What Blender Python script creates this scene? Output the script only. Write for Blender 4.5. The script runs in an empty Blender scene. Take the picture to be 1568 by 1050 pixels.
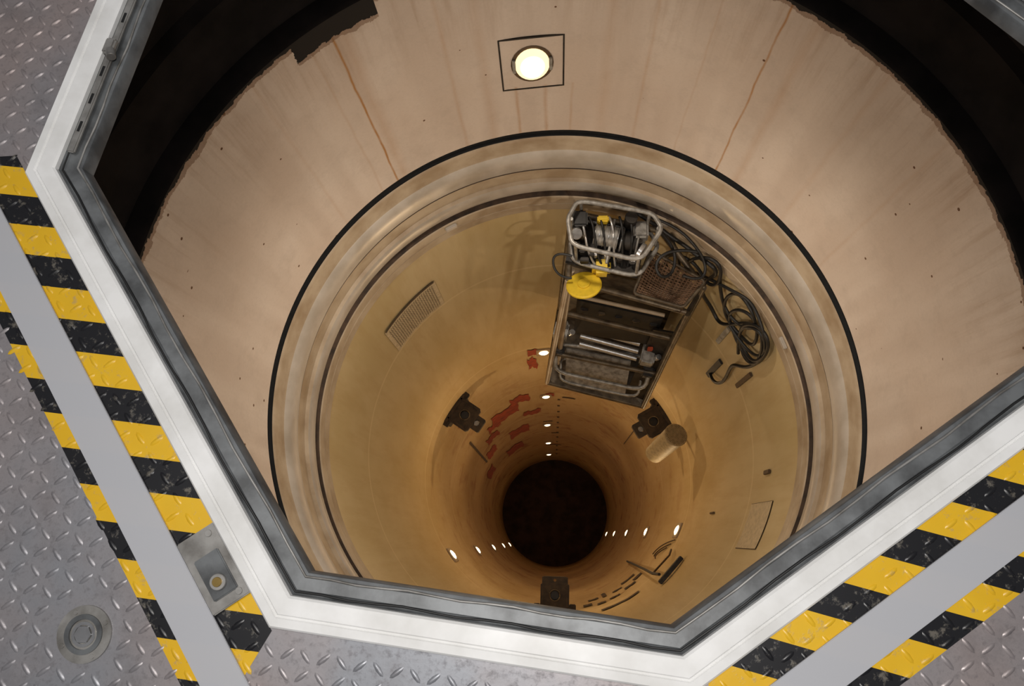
import bpy, bmesh, math, random
from mathutils import Vector, Matrix
random.seed(7)
H0=1.35                      # camera height above the deck
def V(x,y,h): return Vector((x,y,H0-h))      # h = depth below eye level
def cyl(az,h,R=1.835):
    a=math.radians(az); return Vector((R*math.cos(a),R*math.sin(a),H0-h))

# ---------------------------------------------------------------- materials
def newmat(name):
    m=bpy.data.materials.new(name); m.use_nodes=True
    nt=m.node_tree; b=nt.nodes['Principled BSDF']; return m,nt,b
def N(nt,t,**k):
    n=nt.nodes.new(t)
    for a,v in k.items(): setattr(n,a,v)
    return n
def L(nt,a,b): nt.links.new(a,b)
def mth(nt,op,a,b=None,c=None):
    n=N(nt,'ShaderNodeMath',operation=op)
    for i,v in enumerate((a,b,c)):
        if v is None: continue
        if isinstance(v,(int,float)): n.inputs[i].default_value=v
        else: L(nt,v,n.inputs[i])
    return n.outputs[0]
def mixc(nt,f,a,b,blend='MIX'):
    n=N(nt,'ShaderNodeMix',data_type='RGBA',blend_type=blend)
    for s,v in ((n.inputs[0],f),(n.inputs[6],a),(n.inputs[7],b)):
        if isinstance(v,(int,float)): s.default_value=v
        elif isinstance(v,tuple): s.default_value=(*v,1) if len(v)==3 else v
        else: L(nt,v,s)
    return n.outputs[2]
def noise(nt,scale,vec=None,detail=4,rough=.55,stretch=None):
    n=N(nt,'ShaderNodeTexNoise'); n.inputs['Scale'].default_value=scale
    n.inputs['Detail'].default_value=detail; n.inputs['Roughness'].default_value=rough
    if vec is None:
        tc=N(nt,'ShaderNodeTexCoord'); vec=tc.outputs['Object']
    if stretch:
        mp=N(nt,'ShaderNodeMapping'); mp.inputs['Scale'].default_value=stretch
        L(nt,vec,mp.inputs[0]); vec=mp.outputs[0]
    L(nt,vec,n.inputs['Vector']); return n.outputs['Fac']
def ramp(nt,f,stops):
    r=N(nt,'ShaderNodeValToRGB'); L(nt,f,r.inputs[0])
    el=r.color_ramp.elements
    while len(el)<len(stops): el.new(.5)
    for e,(p,c) in zip(el,stops):
        e.position=p; e.color=(*c,1) if isinstance(c,tuple) else (c,c,c,1)
    return r.outputs[0]
def bump(nt,b,h,s=.3,d=.01):
    n=N(nt,'ShaderNodeBump'); n.inputs['Strength'].default_value=s; n.inputs['Distance'].default_value=d
    L(nt,h,n.inputs['Height']); L(nt,n.outputs[0],b.inputs['Normal'])
def simple(name,col,rough=.5,metal=0,var=.25,scale=25,col2=None,bmp=0,spec=.5,stretch=None):
    m,nt,b=newmat(name)
    f=noise(nt,scale,detail=5,stretch=stretch)
    c2=col2 or tuple(c*(1-var*1.6) for c in col)
    c=ramp(nt,f,[(.35,c2),(.62,col)])
    L(nt,c,b.inputs['Base Color']); b.inputs['Roughness'].default_value=rough; b.inputs['Metallic'].default_value=metal
    b.inputs['Specular IOR Level'].default_value=spec
    if bmp: bump(nt,b,f,bmp,.003)
    return m
def emis(name,col,s):
    m,nt,b=newmat(name)
    b.inputs['Base Color'].default_value=(*col,1)
    b.inputs['Emission Color'].default_value=(*col,1); b.inputs['Emission Strength'].default_value=s
    return m

def mat_upper():
    m,nt,b=newmat('painted_shaft_liner')
    tc=N(nt,'ShaderNodeTexCoord'); o=tc.outputs['Object']
    sx=N(nt,'ShaderNodeSeparateXYZ'); L(nt,o,sx.inputs[0])
    az=mth(nt,'DEGREES',mth(nt,'ARCTAN2',sx.outputs[1],sx.outputs[0]))
    big=noise(nt,1.2,o,3)
    streak=noise(nt,5,o,4,.5,stretch=(1,1,.12))
    c=mixc(nt,ramp(nt,streak,[(.38,0.),(.62,1.)]),(.53,.44,.365),(.60,.51,.43))
    c=mixc(nt,mth(nt,'MULTIPLY',ramp(nt,big,[(.35,0.),(.7,1.)]),.5),c,(.50,.385,.30))
    blot=noise(nt,6,o,6,.7)
    c=mixc(nt,mth(nt,'MULTIPLY',ramp(nt,blot,[(.50,0.),(.72,1.)]),.28),c,(.36,.29,.235))
    fine=noise(nt,60,o,3,.6)
    c=mixc(nt,mth(nt,'MULTIPLY',ramp(nt,fine,[(.45,0.),(.8,1.)]),.15),c,(.34,.26,.19))
    dz=N(nt,'ShaderNodeMapRange'); L(nt,sx.outputs[2],dz.inputs[0]); dz.inputs[1].default_value=H0-4.1; dz.inputs[2].default_value=H0-3.4
    st2=noise(nt,20,o,5,.65,stretch=(1,1,.03))
    c=mixc(nt,mth(nt,'MULTIPLY',dz.outputs[0],ramp(nt,st2,[(.48,0.),(.68,.45)])),c,(.33,.22,.14))
    # rust runs
    wob=mth(nt,'MULTIPLY',mth(nt,'SUBTRACT',noise(nt,3,o,3),.5),.8)
    azw=mth(nt,'ADD',az,wob)
    tot=None
    for a,w,s in ((126.2,.32,1.2),(56.5,.28,1.0),(98.5,.5,.5),(93,.6,.45),(88,.4,.3),(110,.6,.25),(75,.5,.25),(66,.3,.22),(130,.4,.22),(52,1.2,.25),(124.5,1.8,.28),(140,.5,.16),(40,.8,.16),(28,.5,.16),(104,1.4,.2),(82,1.6,.18)):
        d=mth(nt,'ABSOLUTE',mth(nt,'SUBTRACT',azw,a))
        g=mth(nt,'MULTIPLY',mth(nt,'MAXIMUM',mth(nt,'SUBTRACT',1.0,mth(nt,'DIVIDE',d,w)),0.),s)
        if a in(98.5,93,88):
            g=mth(nt,'MULTIPLY',g,mth(nt,'LESS_THAN',sx.outputs[2],H0-4.4))
        tot=g if tot is None else mth(nt,'ADD',tot,g)
    tot=mth(nt,'MINIMUM',mth(nt,'MULTIPLY',tot,ramp(nt,noise(nt,5,o,4),[(.25,.5),(.6,1.)])),1.)
    c=mixc(nt,tot,c,(.36,.17,.05))
    v=N(nt,'ShaderNodeTexVoronoi'); v.inputs['Scale'].default_value=7; L(nt,o,v.inputs['Vector'])
    sp=mth(nt,'MULTIPLY',mth(nt,'LESS_THAN',v.outputs['Distance'],.06),mth(nt,'GREATER_THAN',noise(nt,2.3,o,2),.48))
    c=mixc(nt,sp,c,(.12,.06,.03))
    # ragged mastic edge along the top and stepped patch
    ed=mth(nt,'MULTIPLY',mth(nt,'SUBTRACT',noise(nt,11,o,6,.7),.45),.09)
    lvl=mth(nt,'ADD',mth(nt,'SUBTRACT',H0-3.345,0),ed)
    notch=mth(nt,'MULTIPLY',mth(nt,'GREATER_THAN',az,118.5),mth(nt,'LESS_THAN',mth(nt,'ADD',az,mth(nt,'MULTIPLY',ed,20)),132.5))
    lvl=mth(nt,'SUBTRACT',lvl,mth(nt,'MULTIPLY',notch,.11))
    dark=mth(nt,'GREATER_THAN',sx.outputs[2],lvl)
    halo=mth(nt,'GREATER_THAN',mth(nt,'ADD',sx.outputs[2],mth(nt,'MULTIPLY',blot,.05)),lvl)
    c=mixc(nt,mth(nt,'MULTIPLY',halo,.65),c,(.17,.09,.045))
    c=mixc(nt,dark,c,(.008,.006,.005))
    L(nt,c,b.inputs['Base Color']); b.inputs['Roughness'].default_value=.7; b.inputs['Specular IOR Level'].default_value=.25
    bump(nt,b,blot,.12,.01)
    return m
def mat_tube():
    m,nt,b=newmat('yellowed_tube_paint')
    tc=N(nt,'ShaderNodeTexCoord'); o=tc.outputs['Object']
    sx=N(nt,'ShaderNodeSeparateXYZ'); L(nt,o,sx.inputs[0])
    n1=noise(nt,1.3,o,4,.6,stretch=(1,1,.35)); n2=noise(nt,8,o,6,.65,stretch=(1,1,.12))
    c=mixc(nt,ramp(nt,n1,[(.35,0.),(.65,1.)]),(.51,.395,.195),(.60,.48,.275))
    c=mixc(nt,mth(nt,'MULTIPLY',ramp(nt,n2,[(.45,0.),(.7,1.)]),.35),c,(.41,.27,.11))
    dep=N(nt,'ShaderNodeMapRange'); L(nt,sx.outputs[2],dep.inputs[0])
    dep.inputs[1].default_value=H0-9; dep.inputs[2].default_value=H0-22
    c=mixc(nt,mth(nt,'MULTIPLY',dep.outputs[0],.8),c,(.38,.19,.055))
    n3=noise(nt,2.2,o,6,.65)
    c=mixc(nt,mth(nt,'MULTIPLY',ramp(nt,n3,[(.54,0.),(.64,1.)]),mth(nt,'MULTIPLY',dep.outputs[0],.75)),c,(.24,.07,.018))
    tot=None
    for h in (7.6,11.1,14.0,17.3,20.6,24.0):
        g=mth(nt,'LESS_THAN',mth(nt,'ABSOLUTE',mth(nt,'SUBTRACT',sx.outputs[2],H0-h)),.022)
        tot=g if tot is None else mth(nt,'ADD',tot,g)
    c=mixc(nt,mth(nt,'MULTIPLY',tot,.35),c,(.75,.62,.38))
    L(nt,c,b.inputs['Base Color'])
    b.inputs['Roughness'].default_value=.66; b.inputs['Specular IOR Level'].default_value=.35
    bump(nt,b,n2,.12,.01)
    return m
def mat_tape(sgn,ph):
    m,nt,b=newmat('hazard_stripe_tape')
    tc=N(nt,'ShaderNodeTexCoord'); sx=N(nt,'ShaderNodeSeparateXYZ'); L(nt,tc.outputs['Object'],sx.inputs[0])
    s=mth(nt,'FRACT',mth(nt,'ADD',mth(nt,'DIVIDE',mth(nt,'ADD',sx.outputs[0],mth(nt,'MULTIPLY',sx.outputs[1],.85*sgn)),.150),ph))
    k=mth(nt,'LESS_THAN',s,.5)
    wear=ramp(nt,noise(nt,45,None,6,.7),[(.56,0.),(.66,1.)])
    yel=mixc(nt,noise(nt,8),(.72,.40,.01),(.86,.55,.03))
    c=mixc(nt,k,(.012,.012,.014),yel)
    c=mixc(nt,mth(nt,'MULTIPLY',wear,.45),c,(.30,.27,.22))
    L(nt,c,b.inputs['Base Color']); b.inputs['Roughness'].default_value=.36
    bump(nt,b,wear,.2,.001)
    return m
def mat_plate():
    m,nt,b=newmat('aluminium_tread_plate')
    n1=noise(nt,2.0,None,4); n2=noise(nt,70,None,5,.7)
    c=mixc(nt,ramp(nt,n1,[(.4,0.),(.62,1.)]),(.32,.33,.355),(.41,.345,.33))  # broad pink tint in the base colour stands in for a brownish-pink reflection
    c=mixc(nt,mth(nt,'MULTIPLY',ramp(nt,n2,[(.5,0.),(.68,1.)]),.5),c,(.12,.11,.115))
    n4=noise(nt,9,None,6,.7)
    c=mixc(nt,mth(nt,'MULTIPLY',ramp(nt,n4,[(.5,0.),(.7,1.)]),.35),c,(.16,.14,.14))
    L(nt,c,b.inputs['Base Color']); b.inputs['Metallic'].default_value=.45
    L(nt,ramp(nt,n2,[(.3,.36),(.7,.58)]),b.inputs['Roughness'])
    bump(nt,b,n2,.15,.001)
    return m
def mat_bar():
    m,nt,b=newmat('frosted_guard_strip')
    b.inputs['Base Color'].default_value=(.64,.65,.68,1); b.inputs['Roughness'].default_value=.28
    t=N(nt,'ShaderNodeBsdfTransparent'); mx=N(nt,'ShaderNodeMixShader'); mx.inputs[0].default_value=.70
    t.inputs[0].default_value=(.9,.9,.92,1)
    L(nt,t.outputs[0],mx.inputs[1]); L(nt,b.outputs[0],mx.inputs[2])
    L(nt,mx.outputs[0],nt.nodes['Material Output'].inputs[0])
    return m
M_up=mat_upper(); M_tube=mat_tube(); M_tape={0:mat_tape(1,.12),2:mat_tape(-1,.0)}; M_plate=mat_plate(); M_bar=mat_bar()
M_white=simple('white_enamel',(.90,.90,.885),.3,0,.05,9,(.74,.735,.71))
M_lip=simple('grey_weathered_channel',(.17,.18,.185),.45,.2,.4,14,(.07,.073,.075),.2)
M_black=simple('black_mastic',(.009,.007,.007),.8,0,.4,5,(.0025,.002,.002),.6,.12)
M_dark=simple('dark_steel',(.035,.030,.026),.55,.4,.4,12)
M_brk=simple('bracket_dark_iron',(.045,.030,.018),.6,.2,.4,12)
M_ring=simple('grey_cream_ring_paint',(.52,.475,.42),.30,.15,.2,4,(.38,.335,.28),.3)
M_ring2=simple('tan_ring_paint',(.44,.355,.255),.42,0,.2,4,(.30,.22,.14),.3)
M_groove=simple('dark_rusty_groove',(.07,.04,.022),.7,0,.4,12)
M_rubber=simple('black_rubber',(.012,.012,.012),.5,0,.2)
M_steel=simple('bright_steel',(.62,.62,.62),.28,.8,.15)
M_galv=simple('galvanised_grey',(.36,.35,.33),.45,.4,.25,18,(.17,.16,.145))
M_cage=simple('cage_brown_steel',(.13,.10,.065),.45,.4,.4,10,(.045,.032,.02))
M_yel=simple('yellow_paint',(.72,.50,.03),.4,0,.1)
M_meshb=simple('brown_cargo_net',(.13,.07,.035),.7,0,.2)
M_red=simple('red_primer',(.38,.05,.010),.7,0,.3,9)
M_brown=simple('dark_tape_mark',(.09,.05,.02),.6,0,.3)
M_brass=simple('brass',(.62,.42,.14),.3,.9,.15)
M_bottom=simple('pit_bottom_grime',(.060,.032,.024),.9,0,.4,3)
M_cream=simple('cream_vent_paint',(.58,.47,.30),.6,0,.15)
M_siren=simple('faded_siren_paint',(.36,.29,.17),.6,0,.2)
M_lens=emis('warm_lamp_glass',(1.0,.80,.45),7)
M_lens2=emis('warm_lamp_glass_large',(1.0,.78,.44),1.15)
M_core=emis('lamp_bulb_glow',(1.0,.93,.74),3.0)

# ---------------------------------------------------------------- helpers
col=bpy.context.scene.collection
def empty(name,loc=(0,0,0)):
    e=bpy.data.objects.new(name,None); e.location=loc; e.empty_display_size=.1; col.objects.link(e); return e
def mobj(name,verts,faces,mat,parent=None,smooth=False,mats=None,midx=None):
    me=bpy.data.meshes.new(name); me.from_pydata([tuple(v) for v in verts],[],faces); me.update()
    for mm in (mats or [mat]): me.materials.append(mm)
    if midx: me.polygons.foreach_set('material_index',midx)
    if smooth:
        me.polygons.foreach_set('use_smooth',[True]*len(me.polygons)); me.set_sharp_from_angle(angle=math.radians(smooth if smooth is not True else 35))
    o=bpy.data.objects.new(name,me); col.objects.link(o)
    if parent: o.parent=parent
    return o
def revolve(name,prof,mat,segs=256,parent=None,smooth=35,flip=False):
    vs=[];fs=[]
    for R,h in prof:
        for i in range(segs):
            a=2*math.pi*i/segs; vs.append((R*math.cos(a),R*math.sin(a),H0-h))
    for j in range(len(prof)-1):
        for i in range(segs):
            k=(i+1)%segs; fs.append((j*segs+i,(j+1)*segs+i,(j+1)*segs+k,j*segs+k))
    return mobj(name,vs,fs,mat,parent,smooth)
def box(name,c,d,mat,parent=None,ax=None,bev=.004):
    bm=bmesh.new(); bmesh.ops.create_cube(bm,size=1)
    for v in bm.verts: v.co=Vector((v.co.x*d[0],v.co.y*d[1],v.co.z*d[2]))
    if bev: bmesh.ops.bevel(bm,geom=bm.edges[:],offset=min(bev,min(d)*.3),segments=2,affect='EDGES')
    R=Matrix.Identity(3)
    if ax: R=Matrix((ax[0],ax[1],ax[2])).transposed()
    for v in bm.verts: v.co=R@v.co+Vector(c)
    me=bpy.data.meshes.new(name); bm.to_mesh(me); bm.free(); me.materials.append(mat)
    o=bpy.data.objects.new(name,me); col.objects.link(o)
    if parent: o.parent=parent
    return o
def cylr(name,a,b,r,mat,parent=None,r2=None,segs=28,bev=True):
    a=Vector(a);b=Vector(b);d=b-a;ln=d.length;r2=r if r2 is None else r2
    q=d.to_track_quat('Z','Y').to_matrix()
    prof=[(0,0),(r*.93,0),(r,.06*r),(r2,ln-.06*r2),(r2*.93,ln),(0,ln)]
    vs=[];fs=[]
    for R,z in prof:
        for i in range(segs):
            t=2*math.pi*i/segs; vs.append(a+q@Vector((R*math.cos(t),R*math.sin(t),z)))
    for j in range(len(prof)-1):
        for i in range(segs):
            k=(i+1)%segs; fs.append((j*segs+i,j*segs+k,(j+1)*segs+k,(j+1)*segs+i))
    return mobj(name,vs,fs,mat,parent,40)
def tube(name,pts,r,mat,parent=None,cyclic=False,smooth=False):
    cu=bpy.data.curves.new(name,'CURVE'); cu.dimensions='3D'; cu.bevel_depth=r; cu.bevel_resolution=4; cu.use_fill_caps=True
    if smooth:
        s=cu.splines.new('NURBS'); s.points.add(len(pts)-1); s.order_u=4; s.use_endpoint_u=not cyclic; s.resolution_u=8
    else:
        s=cu.splines.new('POLY'); s.points.add(len(pts)-1)
    for p,q in zip(s.points,pts): p.co=(*q,1)
    s.use_cyclic_u=cyclic
    cu.materials.append(mat)
    o=bpy.data.objects.new(name,cu); col.objects.link(o)
    if parent: o.parent=parent
    return o
def rounded(pts,k=.22):
    out=[];n=len(pts)
    for i in range(n):
        p=Vector(pts[i]);a=Vector(pts[i-1]);b=Vector(pts[(i+1)%n])
        s=p.lerp(a,k);e=p.lerp(b,k)
        for t in (0,.25,.5,.75,1): out.append((1-t)**2*s+2*t*(1-t)*p+t*t*e)
    return out
def quad(name,c4,mat,parent=None,th=.02):
    c4=[Vector(c) for c in c4]; n=(c4[1]-c4[0]).cross(c4[2]-c4[0]).normalized()*th
    vs=c4+[c-n for c in c4]
    return mobj(name,vs,[(0,1,2,3),(7,6,5,4),(0,4,5,1),(1,5,6,2),(2,6,7,3),(3,7,4,0)],mat,parent)
def wallpatch(name,azs,hs,mat,parent=None,R=1.829,wob=0,skew=0,n=12):
    a0,a1=azs;h0,h1=hs;vs=[];fs=[]
    m=max(3,int(abs(a1-a0)/1.0)+2) if n is None else n
    ph=random.random()*6
    for i in range(m+1):
        s=i/m
        t0=h0+wob*(math.sin(s*9+ph)+.6*math.sin(s*23+ph*2)); t1=h1+wob*(math.sin(s*7+ph*3)+.6*math.sin(s*19+ph))
        for j in (0,1,2,3):
            h=t0+(t1-t0)*j/3
            az=a0+(a1-a0)*s+skew*(h-h0)+(wob*6*math.sin(j*2.1+ph) if i in(0,m) else 0)
            vs.append(cyl(az,h,R))
    for i in range(m):
        for j in range(3):
            k=i*4+j; fs.append((k,k+1,k+5,k+4))
    o=mobj(name,vs,fs,mat,parent,60)
    return o

# ---------------------------------------------------------------- deck, opening, frame
P=[(-1.062,-.172),(-.516,-.985),(.166,-1.072),(.930,-.538),(1.085,-.004),(.522,.583),(-.300,.790),(-.900,.520)]
def inset(poly,d):
    n=len(poly);out=[]
    for i in range(n):
        p0=Vector(poly[i-1]);p1=Vector(poly[i]);p2=Vector(poly[(i+1)%n])
        e1=(p1-p0).normalized();e2=(p2-p1).normalized()
        n1=Vector((-e1.y,e1.x));n2=Vector((-e2.y,e2.x))
        b=(n1+n2).normalized(); out.append(p1+b*(d/ b.dot(n1)))
    return out
def loopstrip(name,prof,mat,parent=None,smooth=25):
    vs=[];fs=[];n=len(P)
    for d,z in prof:
        for p in inset(P,d): vs.append((p.x,p.y,z))
    for j in range(len(prof)-1):
        for i in range(n):
            k=(i+1)%n; fs.append((j*n+i,j*n+k,(j+1)*n+k,(j+1)*n+i))
    return mobj(name,vs,fs,mat,parent,smooth)
fr=empty('octagonal_hatch_frame')
loopstrip('white_rim',[(0,0),(0.001,.010),(.004,.013),(.017,.013),(.019,.0105),(.022,.0105),(.024,.0125),(.050,.0115),(.054,.008),(.055,-.004)],M_white,fr)
loopstrip('seal_channel',[(.055,-.001),(.058,-.005),(.062,-.004),(.064,-.007),(.084,-.010),(.087,-.009),(.092,-.011),(.094,-.015),(.095,-.045),(.075,-.047)],M_lip,fr)
loopstrip('deck_edge_skirt',[(.075,-.045),(.078,-.05),(.0,-.06),(-.05,-.08)],M_black,fr)
for nm,d,r in (('gasket_outer',.0605,.0022),('gasket_inner',.086,.0022)):
    pts=[];ip=inset(P,d)
    for i in range(len(ip)):
        a=ip[i];b=ip[(i+1)%len(ip)]
        nn=14
        for k in range(nn):
            q=a.lerp(b,k/nn); e=(b-a).normalized(); w=math.sin(k*1.7+i)*.002 if k else 0
            pts.append((q.x-e.y*w,q.y+e.x*w,-.005 if 'outer' in nm else -.008))
    tube(nm,pts,r,M_rubber if 'outer' in nm else M_galv,fr,True)
a=inset(P,.068)[7];b=inset(P,.068)[0];e=(b-a).normalized();nin=Vector((-e.y,e.x));zz=Vector((0,0,1))
E3=(Vector((e.x,e.y,0)),Vector((nin.x,nin.y,0)),zz)
ln=(b-a).length
mid=a+e*(ln*.55)
box('slotted_rail',(mid.x,mid.y,.002),(ln*.8,.016,.008),M_galv,fr,E3)
for i in range(8):
    q=a+e*(ln*(.2+.095*i)); box('rail_slot_%d'%i,(q.x,q.y,.0062),(.022,.005,.0015),M_rubber,fr,E3,0)
q=a+e*(ln-.262); 
box('latch_body',(q.x,q.y,.012),(.035,.022,.014),M_galv,fr,E3)
cylr('latch_knob',(q.x+.006,q.y-.012,.018),(q.x+.012,q.y-.03,.022),.009,M_galv,fr)

outer=[]
for p in P:
    v=Vector(p)-Vector((-.0,-.14)); outer.append(v.normalized()*4.2)
vs=[(p[0],p[1],0) for p in P]+[(v.x,v.y,0) for v in outer]
n=len(P)
fs=[(n+i,n+(i+1)%n,(i+1)%n,i) for i in range(n)]
def loz(cx,cy,ang,l,w,h,z0):
    ca,sa=math.cos(ang),math.sin(ang);out=[]
    for s,z in ((1,0),(.62,h)):
        for k in range(8):
            t=2*math.pi*k/8; x=l/2*s*math.cos(t); y=w/2*s*math.sin(t)
            out.append((cx+x*ca-y*sa,cy+x*sa+y*ca,z0+z))
    return out
lozf=[(k,(k+1)%8,8+(k+1)%8,8+k) for k in range(8)]+[tuple(range(8,16))]
edges=[]
for i in range(n):
    p1=Vector(P[i]);p2=Vector(P[(i+1)%n]);e=(p2-p1).normalized();edges.append((p1,e,Vector((-e.y,e.x)),(p2-p1).length))
def outdist(x,y):
    return max(-(Vector((x,y))-p).dot(nn) for p,e,nn,l in edges)
TAPES={0:(-.05,.985),2:(0.03,.96)}
TW=.168
def tapehit(x,y):
    for i,(s0,s1) in TAPES.items():
        p,e,nn,l=edges[i]; d=Vector((x,y))-p; s=d.dot(e); t=-d.dot(nn)
        if 0<t<TW and s0+.0-t*.6<s<s1+t*.5: return i
    return None
taped={0:[],2:[]}
pit=.0305; ga=math.radians(-8)
fit=Vector((-.828,-1.001)); lat=Vector((-.618,-.893))
for i in range(-75,75):
    for j in range(-75,75):
        x=(i*math.cos(ga)-j*math.sin(ga))*pit; y=(i*math.sin(ga)+j*math.cos(ga))*pit-.2
        if not(-1.75<x<1.8 and -1.75<y<1.5): continue
        if outdist(x,y)<.014: continue
        if (Vector((x,y))-fit).length<.062: continue
        ang=ga+(math.radians(45) if (i+j)%2 else math.radians(-45))
        th=tapehit(x,y)
        if th is not None: taped[th].append((x,y,ang)); continue
        b0=len(vs); vs+=loz(x,y,ang,.028,.009,.0020,0); fs+=[tuple(b0+k for k in f) for f in lozf]
mobj('floor',vs,fs,M_plate,None,50)
for i,(s0,s1) in TAPES.items():
    p,e,nn,l=edges[i]; X=Vector((e.x,e.y,0)); Yv=Vector((-nn.x,-nn.y,0)); 
    Zv=X.cross(Yv)
    mw=Matrix((( X.x,Yv.x,Zv.x,p.x),(X.y,Yv.y,Zv.y,p.y),(X.z,Yv.z,Zv.z,0),(0,0,0,1)))
    sg=Zv.z; inv=mw.inverted()
    t0,t1=.001,TW
    flat=[(s0,t0),(s0-.6*t1,t1),(s1+.5*t1,t1),(s1,t0)]
    lv=[(a,b,.0006*sg) for a,b in flat]; lf=[(0,1,2,3) if sg<0 else (0,3,2,1)]
    for x,y,ang in taped[i]:
        w=loz(x,y,ang,.028,.0095,.0021,.0005); b0=len(lv)
        lv+=[tuple(inv@Vector(v)) for v in w]; lf+=[tuple(b0+k for k in f) for f in lozf]
    o=mobj('hazard_tape',lv,lf,M_tape[i],None,50); o.matrix_world=mw
    f0,f1=(.070,.138) if i==0 else (.055,.120)
    ext=1.3
    bs=box('frosted_guard_strip',((s0+ext)/2-.15,(f0+f1)/2,.007*sg),(ext+.3-s0,f1-f0,.006),M_bar,None,None,.001)
    bs.matrix_world=mw
ff=empty('recessed_floor_fitting',(fit.x,fit.y,0))
def ringm(name,r0,r1,z0,z1,mat,par,segs=40):
    pr=[(r0,z0),(r0,z1),(r1,z1),(r1,z0)];vs=[];fs=[]
    for R,z in pr:
        for i in range(segs):
            a=2*math.pi*i/segs; vs.append((R*math.cos(a),R*math.sin(a),z))
    for j in range(3):
        for i in range(segs):
            k=(i+1)%segs; fs.append((j*segs+i,j*segs+k,(j+1)*segs+k,(j+1)*segs+i))
    return mobj(name,vs,fs,mat,par,30)
ringm('flange',.046,.032,.0005,.004,M_galv,ff); ringm('collar',.032,.024,.003,.007,M_lip,ff); 
cylr('cup',(0,0,.0005),(0,0,.003),.026,M_galv,ff); 
cylr('hex_socket',(0,0,.003),(0,0,.009),.015,M_steel,ff,segs=6); ringm('washer',.020,.015,.002,.006,M_steel,ff)
for k in range(4):
    t=k*math.pi/2+.5; cylr('screw_%d'%k,(.039*math.cos(t),.039*math.sin(t),.003),(.039*math.cos(t),.039*math.sin(t),.0055),.004,M_galv,ff,segs=12)
lk=empty('lock_plate',(0,0,0))
p,e,nn,l=edges[0]; c=Vector((-.618,-.893)); c3=Vector((c.x,c.y,0))
E3=(Vector((e.x,e.y,0)),Vector((nn.x,nn.y,0)),zz)
box('base',(c.x,c.y,.006),(.135,.072,.008),M_galv,lk,E3,.002)
off=E3[0]*.025
box('cover',tuple(c3+E3[0]*.012+E3[1]*.0+zz*.012),(.075,.045,.006),M_lip,lk,E3,.003)
cylr('lock_barrel',c3+off+zz*.012,c3+off+zz*.022,.0135,M_galv,lk); cylr('lock_core',c3+off+zz*.022,c3+off+zz*.025,.008,M_brass,lk)
for s in(-1,1): cylr('rivet_%d'%s,c3+E3[0]*.055*s+E3[1]*.02+zz*.009,c3+E3[0]*.055*s+E3[1]*.02+zz*.013,.006,M_galv,lk,segs=14)

# ---------------------------------------------------------------- shaft
revolve('wall_upper_recess',[(2.25,1.38),(2.22,2.2),(2.12,2.35),(2.12,2.9),(2.08,2.95),(2.06,3.27),(1.99,3.30),(1.976,3.32)],M_black,160)
revolve('wall_upper_liner',[(1.976,3.32),(1.955,3.7),(1.93,4.1),(1.905,4.5),(1.878,4.93)],M_up,320)
sr=empty('shaft_seal_ring')
revolve('gap_seal',[(1.878,4.935),(1.90,4.94),(1.90,5.0),(1.872,5.005)],M_rubber,256,sr)
revolve('lead_in_band',[(1.872,5.0),(1.864,5.01),(1.858,5.03),(1.856,5.14),(1.848,5.16)],M_ring2,256,sr)
revolve('rounded_band',[(1.848,5.16),(1.835,5.18),(1.824,5.22),(1.820,5.28),(1.824,5.36),(1.836,5.42),(1.85,5.43)],M_ring,256,sr)
revolve('upper_groove',[(1.85,5.43),(1.86,5.44),(1.86,5.465),(1.852,5.47)],M_groove,256,sr)
revolve('recess_band',[(1.852,5.47),(1.852,5.62),(1.83,5.64)],M_ring2,256,sr)
revolve('shoulder_band',[(1.83,5.64),(1.822,5.66),(1.820,5.78),(1.832,5.80)],M_ring,256,sr)
revolve('groove',[(1.832,5.80),(1.86,5.81),(1.86,5.87),(1.82,5.88)],M_groove,256,sr)
revolve('lower_flange',[(1.82,5.88),(1.812,5.89),(1.812,6.00),(1.822,6.01),(1.822,6.03),(1.818,6.035),(1.816,6.14),(1.835,6.16)],M_ring2,256,sr)
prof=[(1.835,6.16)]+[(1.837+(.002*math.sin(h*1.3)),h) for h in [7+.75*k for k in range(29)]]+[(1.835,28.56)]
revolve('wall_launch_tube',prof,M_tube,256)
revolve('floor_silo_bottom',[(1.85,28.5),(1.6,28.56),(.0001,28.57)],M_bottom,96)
for nm,az in (('ring_lug',119),('ring_lug',63),('ring_lug',20)):
    c=cyl(az,5.93,1.80); a=math.radians(az); T=Vector((-math.sin(a),math.cos(a),0)); R_=Vector((-math.cos(a),-math.sin(a),0))
    box('lug_%d'%az,c,(.10,.03,.045),M_ring,sr,(T,R_,zz),.006)

# ---------------------------------------------------------------- lamps
def spot(name,loc,aim,e,colr,rad,par,ang=150):
    l=bpy.data.lights.new(name,'SPOT'); l.energy=e; l.color=colr; l.shadow_soft_size=rad; l.spot_size=math.radians(ang); l.spot_blend=.6
    o=bpy.data.objects.new(name,l); o.location=loc; o.rotation_mode='QUATERNION'; o.rotation_quaternion=Vector(aim).to_track_quat('-Z','Y'); col.objects.link(o); o.parent=par
    return o
def disc(name,c,T,U,Nn,rx,ry,mat,par,dome=.02,segs=28):
    vs=[];fs=[]
    rings=[(1,0),(.8,.5),(.45,.85)]
    for s,d in rings:
        for i in range(segs):
            t=2*math.pi*i/segs; vs.append(c+T*(rx*s*math.cos(t))+U*(ry*s*math.sin(t))+Nn*(dome*d))
    vs.append(c+Nn*dome)
    for j in range(2):
        for i in range(segs):
            k=(i+1)%segs; fs.append((j*segs+i,j*segs+k,(j+1)*segs+k,(j+1)*segs+i))
    for i in range(segs): fs.append((2*segs+i,2*segs+(i+1)%segs,3*segs))
    return mobj(name,vs,fs,mat,par,60)
WARM=(1.0,.71,.40)
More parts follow.
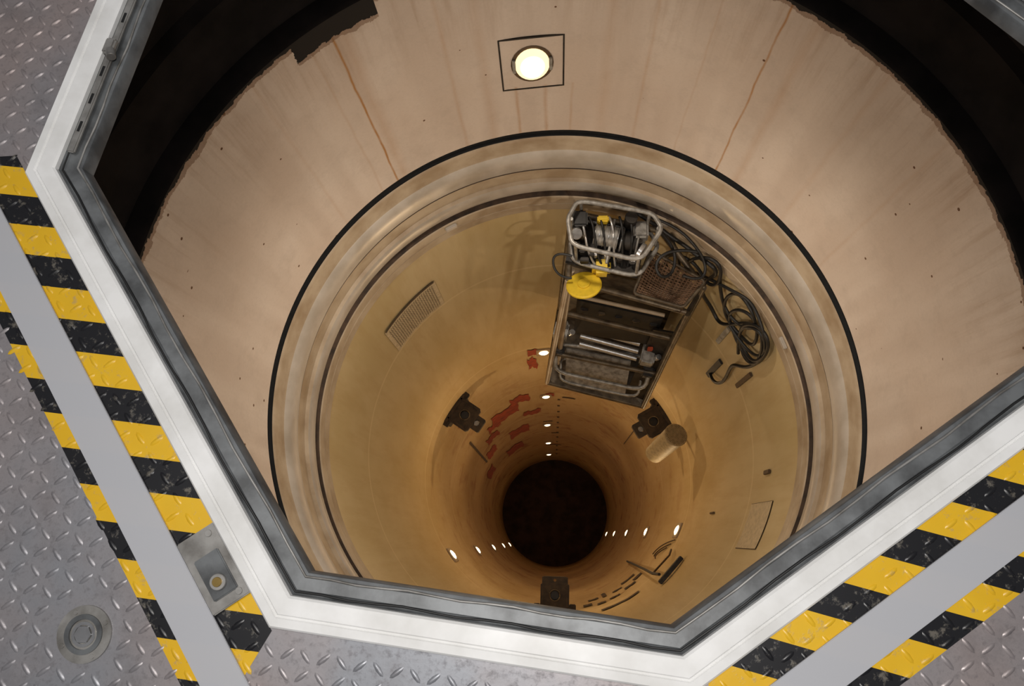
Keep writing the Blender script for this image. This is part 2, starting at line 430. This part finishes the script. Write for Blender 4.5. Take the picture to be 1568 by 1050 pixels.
for az in (95.3,-24.7,-144.7):
    a=math.radians(az); T=Vector((-math.sin(a),math.cos(a),0)); R0=Vector((-math.cos(a),-math.sin(a),0))
    U=(zz-R0*.0625).normalized(); R_=(R0+zz*.0625).normalized()
    em=empty('recessed_shaft_light'); c=cyl(az,4.19,1.923)
    box('access_panel',c+R_*.004,(.37,.006,.46),M_up,em,(T,R_,U),.002)
    for s in(-1,1):
        box('seam_v',c+R_*.005+T*(.188*s),(.010,.010,.47),M_dark,em,(T,R_,U),0)
        box('seam_h',c+R_*.005+U*(.235*s),(.385,.010,.010),M_dark,em,(T,R_,U),0)
    disc('bezel',c+R_*.009,T,U,R_,.128,.168,M_brown,em,.004)
    for s in (-1,1):
        box('clip',c+R_*.016+T*(.110*s),(.02,.012,.12),M_galv,em,(T,R_,U),.003)
    disc('lens',c+R_*.013,T,U,R_,.104,.148,M_lens2,em,.03)
    disc('bulb_glow',c+R_*.034,T,U,R_,.072,.100,M_core,em,.014)
    spot('lamp_bulb',c+R_*.10,R0-zz*.40,98,(1,.87,.72),.08,em)
for az in (96,-143,-23.5):
    for h,en in ((11.4,54),(15.2,27),(19.2,15),(23.0,10),(26.3,7)):
        a=math.radians(az); T=Vector((-math.sin(a),math.cos(a),0)); R_=Vector((-math.cos(a),-math.sin(a),0))
        em=empty('tube_light'); c=cyl(az,h,1.825)
        box('housing',c,(.22,.02,.38),M_ring2,em,(T,R_,zz),.004)
        disc('lens',c+R_*.012,T,zz,R_,.07,.12,M_lens,em,.02)
        spot('lamp_bulb',c+R_*.10,R_+zz*.25,en,WARM,.06,em,160)

# ---------------------------------------------------------------- brackets
def plate_hole(name,c,T,R_,w,d,th,r,mat,par,n=32):
    def sq(t):
        x,y=math.cos(t),math.sin(t); k=1/max(abs(x),abs(y)); return x*k*w/2,y*k*d/2
    vs=[];fs=[]
    for kind in ((0,.5),(1,.5),(1,-.5),(0,-.5)):
        for i in range(n):
            t=2*math.pi*(i+.5)/n
            x,y=sq(t) if kind[0]==0 else (r*math.cos(t),r*math.sin(t))
            vs.append(c+T*x+R_*y+zz*(th*kind[1]))
    for j in range(4):
        for i in range(n):
            k=(i+1)%n;jj=(j+1)%4; fs.append((j*n+i,j*n+k,jj*n+k,jj*n+i))
    return mobj(name,vs,fs,mat,par)
for az in (146.5,30,-91):
    a=math.radians(az); T=Vector((-math.sin(a),math.cos(a),0)); R_=Vector((-math.cos(a),-math.sin(a),0))
    em=empty('missile_support_bracket'); c=cyl(az,11.55,1.835)
    box('wall_pad',c+R_*.03-zz*.2,(.50,.06,.50),M_brk,em,(T,R_,zz),.01)
    plate_hole('shelf',c+R_*.21,T,R_,.40,.34,.07,.065,M_brk,em)
    cylr('eye_dark_disc',c+R_*.21-zz*.03,c+R_*.21-zz*.02,.064,M_rubber,em)  # black disc put in for the shade inside the hole
    vsn=c+R_*.21+zz*.036
    tube('eye_ring',[vsn+T*(.075*math.cos(t*.3927))+R_*(.075*math.sin(t*.3927)) for t in range(16)],.008,M_cage,em,True)
    if az>0:
        plate_hole('shelf_toe',c+R_*.42-zz*.06,T,R_,.22,.19,.09,.045,M_brk,em)
        cylr('toe_pin',c+R_*.42-zz*.08,c+R_*.42-zz*.03,.040,M_galv,em)
    else:
        plate_hole('shelf_toe',c+R_*.41-zz*.03,T,R_,.36,.10,.07,.02,M_brk,em)
    for s in(-1,1):
        box('cheek',c+R_*.17+T*(.17*s)-zz*.12,(.03,.3,.34),M_brk,em,(T,R_,zz),.005)
        box('ear',c+R_*.05+T*(.25*s)-zz*.03,(.09,.09,.09),M_brk,em,(T,R_,zz),.01)
    tube('thrust_rod',[c+R_*.36-zz*.12,c+R_*.08-zz*.75],.025,M_groove,em)

# ---------------------------------------------------------------- wall vent
vg=empty('ventilation_grille'); wallpatch('frame',(128.6,149.4),(6.86,7.56),M_cream,vg,1.828,n=14)
vs=[];fs=[]
for i in range(24):
    for j in range(20):
        az=129.6+(i+.5+.25*(j%2))*18.6/24; h=6.91+(j+.5)*.60/20
        b0=len(vs); da=.23;dh=.0095
        vs+=[cyl(az-da,h,1.824),cyl(az,h+dh,1.824),cyl(az+da,h,1.824),cyl(az,h-dh,1.824)]; fs.append((b0,b0+1,b0+2,b0+3))
mobj('perforations',vs,fs,M_brown,vg)
wallpatch('top_lip',(129,149),(6.83,6.87),M_groove,vg,1.822)
for nm,A,Hh,mt in (('cable_clip_strip',(32.5,34.0),(6.95,7.45),M_galv),('cable_clip_strip',(27.5,29.4),(7.72,8.40),M_rubber),
    ('cable_clip_strip',(18.6,20.0),(7.05,7.62),M_brown),('mounting_tab',(-9,-7.8),(6.95,7.12),M_brown),('mounting_tab',(-18,-17.3),(9.1,9.3),M_brown)):
    a=math.radians(sum(A)/2); T=Vector((-math.sin(a),math.cos(a),0)); R_=Vector((-math.cos(a),-math.sin(a),0))
    box(nm,cyl(sum(A)/2,sum(Hh)/2,1.822),(math.radians(A[1]-A[0])*1.83,.02,Hh[1]-Hh[0]),mt,None,(T,R_,zz),.004)
wp=empty('access_cover'); wallpatch('border',(-30,-16.5),(6.72,7.45),M_brown,wp,1.832); wallpatch('panel',(-29.8,-16.7),(6.728,7.442),M_cream,wp,1.828)
rp=empty('red_primer_patches')
for A,Hh in (((114,133),(15.1,16.1)),((128,138),(15.7,16.3)),((106,118),(14.5,15.2)),((139,149),(18.0,19.0)),((99.5,104),(11.7,12.4)),((99,103.5),(11.15,11.5)),((91,96),(14.9,15.2)),((132,143),(16.6,17.3)),((110,126),(18.3,19.4)),((150,160),(20,21.3)),((118,134),(20.8,22)),((146,151),(12.5,13.0)),((100,112),(16.6,17.1))):
    wallpatch('patch',A,Hh,M_red,rp,1.8265,wob=.09 if Hh[1]-Hh[0]>.45 else .02)
ds=empty('station_mark_dots')
for k in range(12):
    h=15.6*(1.048**k); wallpatch('dot',(87.2,88.8),(h,h+.10+.012*k),M_brown,ds,1.826,n=4)
for (h,A) in ((18.6,(92,99)),(23.5,(84,96)),(15.3,(78,86)),(20.8,(87,93))): wallpatch('dash',A,(h,h+.09),M_brown,ds,1.826,n=4)
ln_=empty('painted_guide_lines')
wallpatch('line',(151,152.5),(14.8,18.8),M_brown,ln_,1.826,n=3); wallpatch('line',(37,37.5),(13,17),M_groove,ln_,1.826,n=3)
wt=empty('stencilled_marks')
for A,Hh in (((-52,-47),(12.1,12.35)),((-58,-52),(11.8,12.0)),((-57,-49),(12.7,12.9)),((-66,-61),(11.6,11.75)),((-72,-68),(11.5,11.7)),((-78,-74),(11.7,12.0)),((-63,-58),(12.3,12.45)),((-75,-70),(12.4,12.6)),((-72,-55),(10.6,10.75)),((-109,-102),(11.0,11.12)),((-68,-66),(12.3,12.9))):
    wallpatch('mark',A,Hh,M_groove,wt,1.826,wob=.02,n=6)
pa=empty('sensor_arm')
a=math.radians(-42); T=Vector((-math.sin(a),math.cos(a),0)); R_=Vector((-math.cos(a),-math.sin(a),0))
box('mount_bar',cyl(-42,9.75,1.79),(.40,.05,.09),M_dark,pa,(T,(R_),zz),.006)
tube('arm',[cyl(-44,15.0,1.80),cyl(-46,11.5,1.74),cyl(-47,10.2,1.72),cyl(-46,9.85,1.74)],.018,M_dark,pa)
tube('arm_link',[cyl(-47,10.2,1.72),cyl(-36,10.6,1.78),cyl(-33,10.9,1.80)],.012,M_groove,pa)
for k in range(3): tube('wire_%d'%k,[cyl(-28-2*k,11.2+.2*k,1.82),cyl(-31-3*k,12.1,1.78),cyl(-36-k,12.6-.3*k,1.82)],.008,M_groove,pa,smooth=True)
ls=empty('siren_loudspeaker')
A=V(1.53,.46,10.3);B=V(1.34,.29,11.0)
cylr('body',A,B,.150,M_siren,ls,.13); d=(A-B).normalized()
cylr('perforated_cap',A,A+d*.025,.155,M_siren,ls)
q=d.to_track_quat('Z','Y').to_matrix(); vs=[];fs=[]
for i in range(-7,8):
    for j in range(-7,8):
        x,y=(i+.5*(j%2))*.021,j*.019
        if x*x+y*y>.135**2: continue
        b0=len(vs)
        for t in range(6): vs.append(A+d*.0262+q@Vector((x+.006*math.cos(t*math.pi/3),y+.006*math.sin(t*math.pi/3),0)))
        fs.append(tuple(range(b0,b0+6)))
mobj('perforations',vs,fs,M_brown,ls)
tube('mounting_stay',[B.lerp(A,.5),cyl(17,11.0,1.83)],.03,M_cage,ls)

# ---------------------------------------------------------------- work cage
wc=empty('maintenance_work_cage')
TL=V(.10,1.72,6.0);TLf=V(.07,1.22,6.2);TR=V(1.19,1.18,6.3);BL=V(-.12,.86,8.8);BR=V(.95,.59,8.8);BBR=V(1.26,1.22,8.7);BBL=V(.02,1.74,8.8)
TRb=V(.82,1.58,6.05)
quad('platform_floor',[BL,BR,BBR,BBL],M_cage,wc,-.05)
quad('right_side_panel',[BR,V(1.26,1.22,8.6),V(1.22,1.22,6.3),V(1.08,1.0,6.9)],M_dark,wc,.03)
quad('right_dark_panel',[V(1.12,1.03,7.2),V(.99,.66,8.75),V(.76,.74,8.7),V(.90,1.10,7.3)],M_dark,wc,.02)
for nm,p_ in (('rail_left_front',[TLf,BL]),('rail_left_back',[TL,V(.02,1.72,8.8)]),('rail_right_front',[V(1.10,1.04,6.6),BR]),('rail_right_back',[TR,BBR]),
    ('rail_left_mid',[V(.10,1.30,6.2),V(.0,1.0,8.4)]),('top_bar_left',[TL,TLf]),('top_bar_front',[TLf,V(1.05,1.0,6.4)]),('top_bar_back',[TL,TRb]),('top_bar_right',[TRb,TR]),
    ('sill_front',[BL,BR]),('sill_left',[BL,BBL]),('sill_right',[BR,BBR]),('mid_bar',[V(.03,1.2,7.1),V(1.06,.97,7.2)]),('low_bar',[V(-.05,1.02,8.0),V(1.0,.80,8.0)])):
    tube(nm,p_,.026,M_ring2 if nm in('rail_left_front','rail_left_mid') else M_cage,wc)
quad('back_sheet',[V(.12,1.60,6.9),V(1.08,1.33,6.9),V(1.12,1.30,8.7),V(.05,1.62,8.7)],M_cage,wc,.02)
quad('control_panel',[V(.18,1.37,7.2),V(.98,1.18,7.2),V(.93,1.04,7.65),V(.16,1.17,7.65)],M_rubber,wc,.03)
for k in range(5): 
    q=V(.25,1.34,7.2).lerp(V(.90,1.19,7.2),k/4)+Vector((0,-.05,-.12)); box('panel_box_%d'%k,q,(.08,.05,.10),[M_dark,M_cage][k%2],wc,None,.01)
tube('panel_edge',[V(.18,1.38,7.18),V(.99,1.19,7.18)],.020,M_ring2,wc)
for k in range(4):
    s=k/3
    a_=V(.24,1.29,7.7).lerp(V(.22,1.10,7.92),s); b_=V(.83,1.12,7.7).lerp(V(.80,.94,7.92),s)
    cylr('roller_%d'%k,a_,b_,.028,M_steel,wc)
quad('grey_step',[V(.09,1.08,8.0),V(.75,.94,8.0),V(.72,.67,8.4),V(.08,.82,8.4)],M_galv,wc,.02)
tube('step_hoop',rounded([V(-.02,1.12,7.95),V(-.03,.85,8.15),V(.89,.65,8.15),V(.98,.95,7.95)]),.022,M_galv,wc,True)
tube('step_hoop_low',rounded([V(.04,1.05,8.3),V(.02,.80,8.4),V(.85,.62,8.4),V(.90,.90,8.3)]),.016,M_galv,wc,True)
for nm,c_,d_ in (('left_clamp',V(.03,1.18,7.75),(.14,.16,.22)),('right_clamp',V(.90,.95,7.8),(.14,.2,.2)),('left_guide',V(.02,1.05,8.0),(.1,.1,.12)),('right_guide',V(.93,.84,8.05),(.12,.14,.14))):
    box(nm,c_,d_,M_galv if 'clamp' in nm else M_dark,wc,(Vector((.97,-.24,0)),Vector((.24,.97,0)),zz),.015)
for k,(x,y,h) in enumerate(((.05,1.22,7.62),(.12,1.14,7.66),(.92,1.02,7.7),(.97,.9,7.72))):
    cylr('clamp_bolt_%d'%k,V(x,y,h),V(x+.02,y,h-.06),.03,M_steel,wc,segs=14)
box('red_tag',V(.90,.97,7.62),(.05,.03,.08),M_red,wc)
hm=empty('hoist_winch')
loop=[V(.06,1.55,5.7),V(.14,1.70,5.7),V(.71,1.59,5.7),V(.78,1.46,5.7),V(.61,1.20,5.7),V(.09,1.33,5.7)]
tube('guard_hoop_top',rounded(loop),.018,M_galv,hm,True)
loop2=[v+Vector((.02,.0,-.38)) for v in loop]; tube('guard_hoop_low',rounded(loop2),.018,M_galv,hm,True)
for k,(a_,b_) in enumerate(zip(loop,loop2)): 
    cc=(loop[0]+loop[3])/2; tube('hoop_post_%d'%k,[a_.lerp(cc,.08),b_.lerp(cc,.08)],.014,M_galv,hm)
tube('hoop_cross',[V(.44,1.64,5.95),V(.37,1.27,5.95)],.012,M_galv,hm)
box('base_plate',V(.38,1.46,6.12),(.60,.40,.03),M_dark,hm,(Vector((.97,-.22,0)),Vector((.22,.97,0)),zz))
cylr('motor',V(.28,1.52,5.95),V(.46,1.48,5.95),.085,M_galv,hm)
for k in range(6): 
    a_=V(.28,1.52,5.95).lerp(V(.46,1.48,5.95),k/5); cylr('motor_fin_%d'%k,a_,a_+Vector((.008,-.002,0)),.094,M_steel,hm)
cylr('drum',V(.50,1.48,5.98),V(.62,1.45,5.98),.075,M_dark,hm); cylr('drum_flange',V(.49,1.48,5.98),V(.505,1.476,5.98),.10,M_steel,hm); cylr('drum_flange_b',V(.61,1.45,5.98),V(.625,1.447,5.98),.10,M_galv,hm)
box('gearbox',V(.64,1.53,5.95),(.12,.14,.16),M_galv,hm,None,.02); box('switch_box',V(.16,1.60,5.88),(.12,.13,.14),M_rubber,hm,None,.015)
cylr('round_gauge',V(.13,1.50,5.86),V(.13,1.46,5.80),.045,M_steel,hm); cylr('brake_can',V(.56,1.60,5.95),V(.56,1.60,5.80),.05,M_dark,hm); cylr('sheave',V(.62,1.36,5.9),V(.65,1.34,5.9),.07,M_steel,hm)
box('yellow_bracket',V(.34,1.60,5.86),(.09,.05,.08),M_yel,hm,None,.01); box('yellow_bracket_front',V(.34,1.30,6.15),(.15,.12,.16),M_yel,hm,None,.03)
for k in range(6): 
    tube('hose_%d'%k,[V(.15+.08*k,1.62,5.85),V(.22+.07*k,1.5,5.78),V(.18+.08*k,1.38,5.95),V(.3+.05*k,1.30,6.1)],.010,M_rubber if k%3 else M_steel,hm,smooth=True)
for k in range(5):
    box('small_fitting_%d'%k,V(.18+.10*k,1.40-.02*k,6.0+.02*(k%2)),(.05,.06,.08),[M_dark,M_steel,M_galv][k%3],hm,None,.008)
for k in range(14):
    x=.14+.5*random.random(); y=1.30+.32*random.random(); 
    box('clutter_%d'%k,V(x,y,6.02),(.03+.05*random.random(),.03+.04*random.random(),.06+.08*random.random()),[M_dark,M_rubber,M_cage,M_dark][k%4],hm,None,.006)
pd=empty('yellow_hand_wheel'); c=V(.20,1.15,6.17); ax=Vector((-.1,.42,.90)).normalized()
cylr('rim',c,c+ax*.03,.145,M_yel,pd,segs=40); cylr('hub',c+ax*.03,c+ax*.045,.05,M_yel,pd); tube('stem',[c,V(.21,1.18,6.4)],.025,M_yel,pd)
g0=[V(.74,1.44,6.12),V(1.19,1.20,6.2),V(1.0,.98,6.2),V(.60,1.10,6.2)]
vs=[];nn_=16
for i in range(nn_+1):
    for j in range(nn_+1):
        s,t=i/nn_,j/nn_
        vs.append(g0[0]*(1-s)*(1-t)+g0[1]*s*(1-t)+g0[2]*s*t+g0[3]*(1-s)*t+Vector((0,0,-.12*math.sin(math.pi*s)*math.sin(math.pi*t)+.008*random.random())))
fs=[(i*(nn_+1)+j,i*(nn_+1)+j+1,(i+1)*(nn_+1)+j+1,(i+1)*(nn_+1)+j) for i in range(nn_) for j in range(nn_)]
ne=mobj('cargo_net_bag',vs,fs,M_meshb); w=ne.modifiers.new('w','WIREFRAME'); w.thickness=.014; w.use_replace=True
sag=[Vector(v)-Vector((0,0,.14+.05*random.random())) for v in vs]
o=mobj('bag_liner',sag,fs,M_brown,None,60); o.parent=ne
tube('bag_hoop',rounded(g0,.1),.014,M_cage,None,True).parent=ne
cb=empty('electrical_cable')
def cab(nm,pts,r=.014,R=1.80):
    tube(nm,[cyl(a,h,R-.02*((i*7)%3)) for i,(a,h) in enumerate(pts)],r,M_rubber,cb,smooth=True)
cab('feed',[(72,5.9),(66,5.95),(60,6.02),(55,6.12),(50,6.12),(46,6.02),(44,6.2),(47,6.5),(45,6.7),(41,6.85),(37,6.95),(34,6.8),(31,6.45),(27,6.15),(23,6.2),(20,6.6),(21,7.0),(25,7.2),(24,7.6),(22,7.95),(25,8.15),(28,8.2)],.017)
cab('coil',[(36+7*math.cos(t*.9)-.5*t,6.25+.32*math.sin(t*.9)+.02*t) for t in range(18)],.015)
cab('coil_low',[(25+6*math.cos(t*1.0+1),6.42+.40*math.sin(t*1.0+1)+.01*t) for t in range(14)],.015,1.79)
cab('loop_high',[(60,6.1),(56,6.3),(53,6.6),(56,6.85),(60,6.6),(57,6.25),(50,6.3),(46,6.5),(42,6.3),(44,6.0),(49,5.95),(54,6.3),(52,6.7)],.015)
cab('tail',[(50,6.5),(44,6.3),(39,6.15),(34,6.05),(29,6.05),(22,6.15),(20,6.5),(24,6.75),(33,6.7)],.014)
tube('drape_a',[V(.75,1.5,5.8),V(.92,1.45,6.0),V(.95,1.25,6.1),V(.80,1.15,6.05),V(.72,1.3,5.95),V(.9,1.4,5.95),V(1.1,1.38,6.0)],.013,M_rubber,cb,smooth=True)
tube('drape_b',[V(.7,1.6,5.8),V(.9,1.55,5.85),V(1.05,1.42,5.9),V(1.2,1.3,6.1),V(1.15,1.15,6.1),V(.98,1.2,6.05)],.012,M_rubber,cb,smooth=True)
tube('drape_c',[V(.10,1.35,6.0),V(-.04,1.4,6.0),V(-.08,1.3,6.05),V(.0,1.2,6.1),V(.1,1.2,6.1)],.01,M_rubber,cb,smooth=True)

# ---------------------------------------------------------------- lighting
sc=bpy.context.scene
w=bpy.data.worlds.new('World'); sc.world=w; w.use_nodes=True
w.node_tree.nodes['Background'].inputs[0].default_value=(.85,.88,1,1); w.node_tree.nodes['Background'].inputs[1].default_value=.10
l=bpy.data.lights.new('camera_flash','POINT'); l.energy=60; l.color=(1,.96,.92); l.shadow_soft_size=.03
o=bpy.data.objects.new('camera_flash',l); o.location=(0,-.78,1.55); col.objects.link(o)
ar=bpy.data.lights.new('deck_fill_light','AREA'); ar.energy=34; ar.size=1.2; ar.color=(1,.97,.94)  # added soft fill, supplies ambient light above the deck
ao=bpy.data.objects.new('deck_fill_light',ar); ao.location=(-.6,-.3,3.4); col.objects.link(ao)
try:
    sc.view_settings.view_transform='Standard'; sc.view_settings.look='None'
except Exception as ex: print(ex)

# ---------------------------------------------------------------- camera
F=1209.676; nx,ny=846.805,821.654
nv=Vector(((nx-784)/F,-(ny-525)/F,-1)).normalized()
Zc=-nv; Yc=Vector((0,1,0)); Yc=(Yc-Zc*Yc.dot(Zc)).normalized(); Xc=Yc.cross(Zc)
Mw=Matrix((Xc,Yc,Zc))
cam=bpy.data.cameras.new('camera'); cam.sensor_width=36; cam.lens=36*F/1568; cam.clip_start=.02
co=bpy.data.objects.new('camera',cam); co.matrix_world=Matrix.Translation((-.053,-.835,H0))@Mw.to_4x4(); col.objects.link(co)
sc.camera=co
